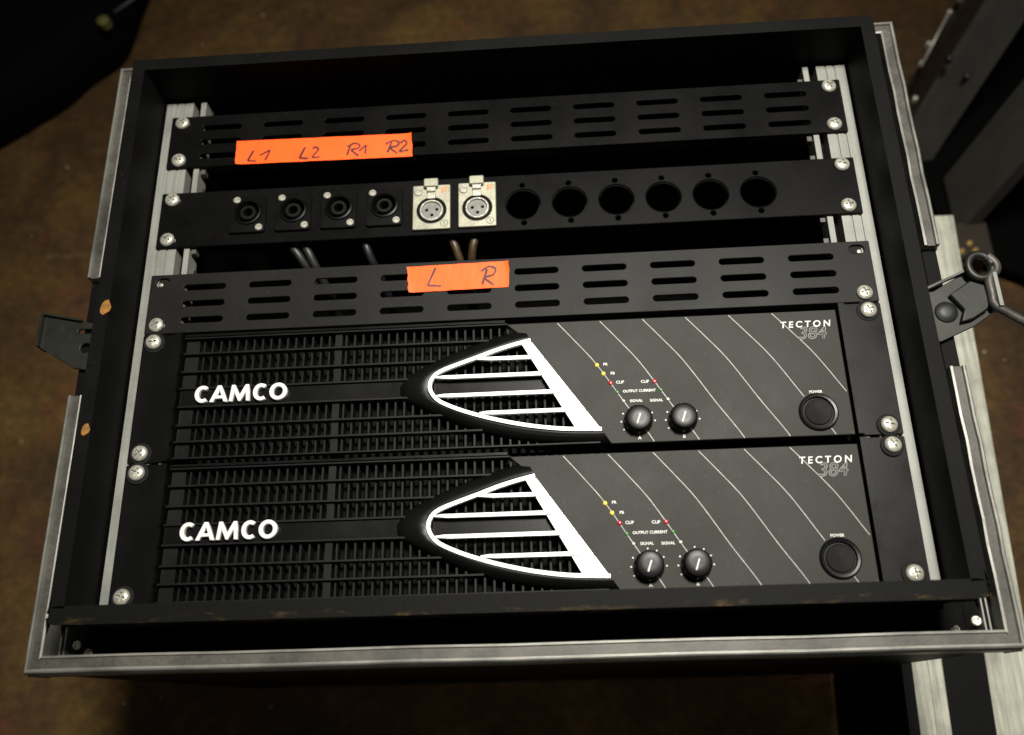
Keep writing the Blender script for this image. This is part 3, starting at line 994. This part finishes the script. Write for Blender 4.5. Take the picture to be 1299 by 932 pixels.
    # knobs
    for kx in (82.0, 109.4):
        kb = lathe('level_knob', [(9.0, 0.5), (8.9, 2.0), (8.2, 8.6), (7.6, 9.6), (6.6, 9.9), (3, 9.9)], MT['plastic'], fa, 0, 0, 36)
        kb.location = Vector((kx, -29.3, 0)) * S
        bm = bmesh.new(); ribbon(bm, [(-1.5, -4.2), (0.9, 2.2)], 0.9, 9.85, 10.0)
        finish('pointer_line', bm, MT['print'], kb)
        bm = bmesh.new()
        for k in range(12):
            a = math.radians(90 - 30 * k)
            if k in (4, 5, 6, 10, 11): 
                if k in (4, 5, 6, 11): continue
            cx_, cy_ = 10.4 * math.cos(a), 10.4 * math.sin(a)
            bm.faces.new([bm.verts.new((cx_ + q[0], cy_ + q[1], 0.57)) for q in circ(0, 0, 0.52, 8)])
        a = math.radians(240)
        bm.faces.new([bm.verts.new((10.4 * math.cos(a) + q[0], 10.4 * math.sin(a) + q[1], 0.57)) for q in circ(0, 0, 0.52, 8)])
        finish('scale_dots', bm, MT['print'], kb)
    # power button
    pb = lathe('power_button', [(12.0, 0.45), (11.9, 1.9), (11.0, 2.5), (9.6, 2.3), (9.1, 0.9), (8.9, -1.6), (8.7, -1.6)], MT['plastic'], fa, 192.2, -28.2, 40, cap=True)
    lathe('button_cap', [(8.5, -1.55), (8.4, 1.4), (7.7, 2.0), (5.0, 1.5), (2.0, 1.3)], MT['rubber'], pb, 192.2, -28.2, 36)
    return t


def thing_letters(t):
    # C A M C O with the spacing read from the front
    first = None
    for ch, x0, w in (('C', -201.2, 8.7), ('A', -191.2, 12.2), ('M', -178.4, 13.9), ('C', -162.9, 8.7), ('O', -152.2, 11.6)):
        plate('raised_letter', letter_loops(ch, x0, w, 11.2, 2.75), -1.5, 2.0, MT['letter'], t, 0.28)


make_amp(127.0, 'upper black two unit power amplifier with white slatted badge, right under the slotted panel')
make_amp(38.1, 'lower black two unit power amplifier with white slatted badge, resting at the worn bottom lip')

# ================================================================== CASE LID standing on edge beside the rack
ld = thing('case_lid', 'black case lid with two bright aluminium edges, standing on edge right of the rack', 'case lid', (334, 140, 0))


def skew(y):        # x shift: the lid stands about four degrees askew
    return (y + 40) * 0.0415


def lid_box(name, x0, x1, y0, y1, z0, z1, mat, bevel):
    bm = bmesh.new()
    add_box(bm, x0, x1, y0, y1, z0, z1)
    if y1 - y0 > 200:
        bmesh.ops.subdivide_edges(bm, edges=[e for e in bm.edges if abs(e.verts[0].co.y - e.verts[1].co.y) > 100], cuts=6)
    for v in bm.verts:
        v.co.x += skew(v.co.y) - 334
        v.co.y -= 140
    return finish(name, bm, mat, ld, bevel)


lid_box('lid_panel', 285.6, 379.5, -260, 342, 1, H - 202.5, MT['laminate'], 1.0)
lid_box('edge_angle', 347.6, 380.0, -260.5, 342.5, H - 202.3, H - 200, MT['bright'], 0.5)
lid_box('edge_angle', 379.7, 381.2, -260.5, 342.5, H - 232, H - 200.4, MT['bright'], 0.4)
for x0, x1 in ((292.6, 298.7), (298.7, 304.9), (304.9, 310.5), (310.5, 315.6)):
    lid_box('edge_rib', x0, x1, -260.5, 342.5, H - 202.3, H - 200 - (0.7 if x0 in (298.7, 310.5) else 0), MT['bright'], 0.45)

# ================================================================== STAND at the upper right
st = thing('equipment_case', 'low black case with dark grey riveted edge strips, behind the right side of the rack', 'equipment case', (480, 480, 0))
plate('case_panel', [[(-28, 60), (-2, 108), (40, 170), (240, 470), (620, 470), (620, -170), (130, -170), (70, -120), (-6, -80)]], 0, 22, MT['bag'], st, 2.0)


def leg(a0, a1, b0, b1, za, zb, ext_a, ext_b, th, mat, name='edge_strip'):
    """Flat bar whose visible face runs from edge points a0,a1 (height za) to b0,b1 (height zb)."""
    A0, A1 = Vector((*a0, za + H)), Vector((*a1, za + H)); B0, B1 = Vector((*b0, zb + H)), Vector((*b1, zb + H))
    d = ((B0 + B1) - (A0 + A1)).normalized()
    A0 -= d * ext_a; A1 -= d * ext_a
    w = (B1 - B0)
    B0e, B1e = B0 + d * ext_b, B1 + d * ext_b
    nrm = d.cross((A1 - A0)).normalized()
    if nrm.z < 0: nrm.negate()
    off = Vector((480, 480, 0))
    bm = bmesh.new()
    top = [bm.verts.new(v - off) for v in (A0, A1, B1e, B0e)]
    bot = [bm.verts.new(v - off - nrm * th) for v in (A0, A1, B1e, B0e)]
    bm.faces.new(top); bm.faces.new(bot[::-1])
    for k in range(4):
        bm.faces.new((top[k], top[(k + 1) % 4], bot[(k + 1) % 4], bot[k]))
    return finish(name, bm, mat, st, 1.5)


l0 = leg((479.3, 642.1), (474.4, 590.9), (501.9, 673.2), (531.1, 666.8), -388, -300, 70, 330, 10, MT['stand_dark'])
l1 = leg((468.8, 580.7), (465.3, 521.1), (489.6, 609.2), (529.6, 602.9), -360, -230, 26, 330, 14, MT['stand'])
l2 = leg((482.0, 487.4), (482.7, 414.4), (521.6, 524.2), (499.9, 424.6), -365, -250, 8, 330, 14, MT['stand'])
o = box('corner_foot', -16, 26, -104, -62, 1, 44, MT['stand_dark'], st, 3)
for x_, y_ in ((474.0, 384.5), (483.9, 393.5), (488.5, 384.7)):
    lathe('rivet', [(3.6, 43.5), (3.4, 45.0), (1.6, 46.4)], MT['brass'], o, x_ - 480, y_ - 480, 14)
for x_, y_, z_ in ((506.7, 675.1, 102), (495.5, 663.3, 92), (466, 617.3, 64), (474.7, 637.7, 72), (456, 578.0, 52)):
    q = lathe('rivet', [(3.2, -4), (3.2, 1.5), (2.6, 2.8), (1.2, 3.4)], MT['steel'], st, 0, 0, 14)
    q.location = Vector((x_ - 480, y_ - 480, z_)) * S
for x_, y_, z_ in ((477.1, 590.7, 104), (489, 562.6, 108)):
    q = lathe('rivet', [(3.6, -6), (3.6, 1.5), (2.6, 2.8), (1.2, 3.4)], MT['dull'], st, 0, 0, 14)
    q.location = Vector((x_ - 480, y_ - 480, z_)) * S
tube('edge_wire', [(495 - 480, 663 - 480, 91), (464 - 480, 612 - 480, 66)], 1.5, MT['steel'], st, 8)

# ================================================================== BAG at the upper left
bag_pts = smooth_path([(-470, 850), (-485.3, 785), (-496.2, 722), (-534.1, 684), (-570.5, 645.4), (-615.0, 613.0), (-700, 556)], 5)
bt = thing('bag', 'black cloth bag with a faded yellow dot on the floor behind the rack', 'bag', (-660, 785, 0))
bm = bmesh.new()
outl = [Vector((p.x + 640, p.y - 760)) for p in bag_pts] + [Vector((-420, -200)), Vector((-420, 260)), Vector((60, 260))]
cen = Vector((-150, 60))
rings = []
for f, z in ((1.0, 1), (1.015, 20), (1.01, 45), (0.99, 60), (0.96, 68), (0.90, 72), (0.5, 82)):
    rings.append([bm.verts.new((*(cen + (p - cen) * f), z + 1.5 * math.sin(i * 0.9 + z * 0.05))) for i, p in enumerate(outl)])
for a, b_ in zip(rings, rings[1:]):
    for k in range(len(outl)):
        bm.faces.new((a[k], a[(k + 1) % len(outl)], b_[(k + 1) % len(outl)], b_[k]))
bm.faces.new(rings[-1])
finish('bag_body', bm, MT['bag'], bt, smooth=True)
tube('piping', [(-462 + 660, 790 - 785, 76), (-479.4 + 660, 772 - 785, 78), (-498.4 + 660, 754.7 - 785, 78)], 1.6, MT['piping'], bt, 8)
lathe('round_sticker', [(7.5, 70), (7.5, 80), (6, 80.8), (3, 81.2)], MT['dot'], bt, -510.6 + 660, 742.2 - 785, 18)

# ================================================================== LITTER on the floor
sc_ = plate('cardboard_scrap', [[(-24, -4), (-6, -1), (2, 4), (22, 8), (26, -2), (8, -8), (-8, -7)]], 0, 1.4, MT['scrap'], None, 0.3, (262, -44, 1.5))
sc_['label'] = 'small reddish scrap of cardboard on the floor under the front edge of the rack'; sc_['category'] = 'scrap'
bm = bmesh.new()
spots = [(-572.9, 584.0), (-417.7, 764.5), (-339.2, 806.9), (-263.6, -59.2), (-414.2, -52.9), (494.9, 283.2), (514.4, 273.1), (-569.2, 225.6), (-603.4, 487.7), (-376.8, -48.6)]
sizes = [3.4, 2.2, 3.0, 3.0, 2.2, 3.0, 2.2, 2.0, 1.8, 2.0]
for _ in range(130):
    spots.append((random.uniform(-750, 720), random.uniform(-130, 880))); sizes.append(random.uniform(0.5, 1.4))
for (x_, y_), r in zip(spots, sizes):
    if -290 < x_ < 290 and -45 < y_ < 392: continue
    v = bmesh.ops.create_icosphere(bm, subdivisions=1, radius=r, matrix=Matrix.Translation((x_, y_, r * 0.4)) @ Matrix.Diagonal((1, random.uniform(.5, 1), .6, 1)))
cr = finish('crumbs', bm, MT['crumb'])
cr['kind'] = 'stuff'
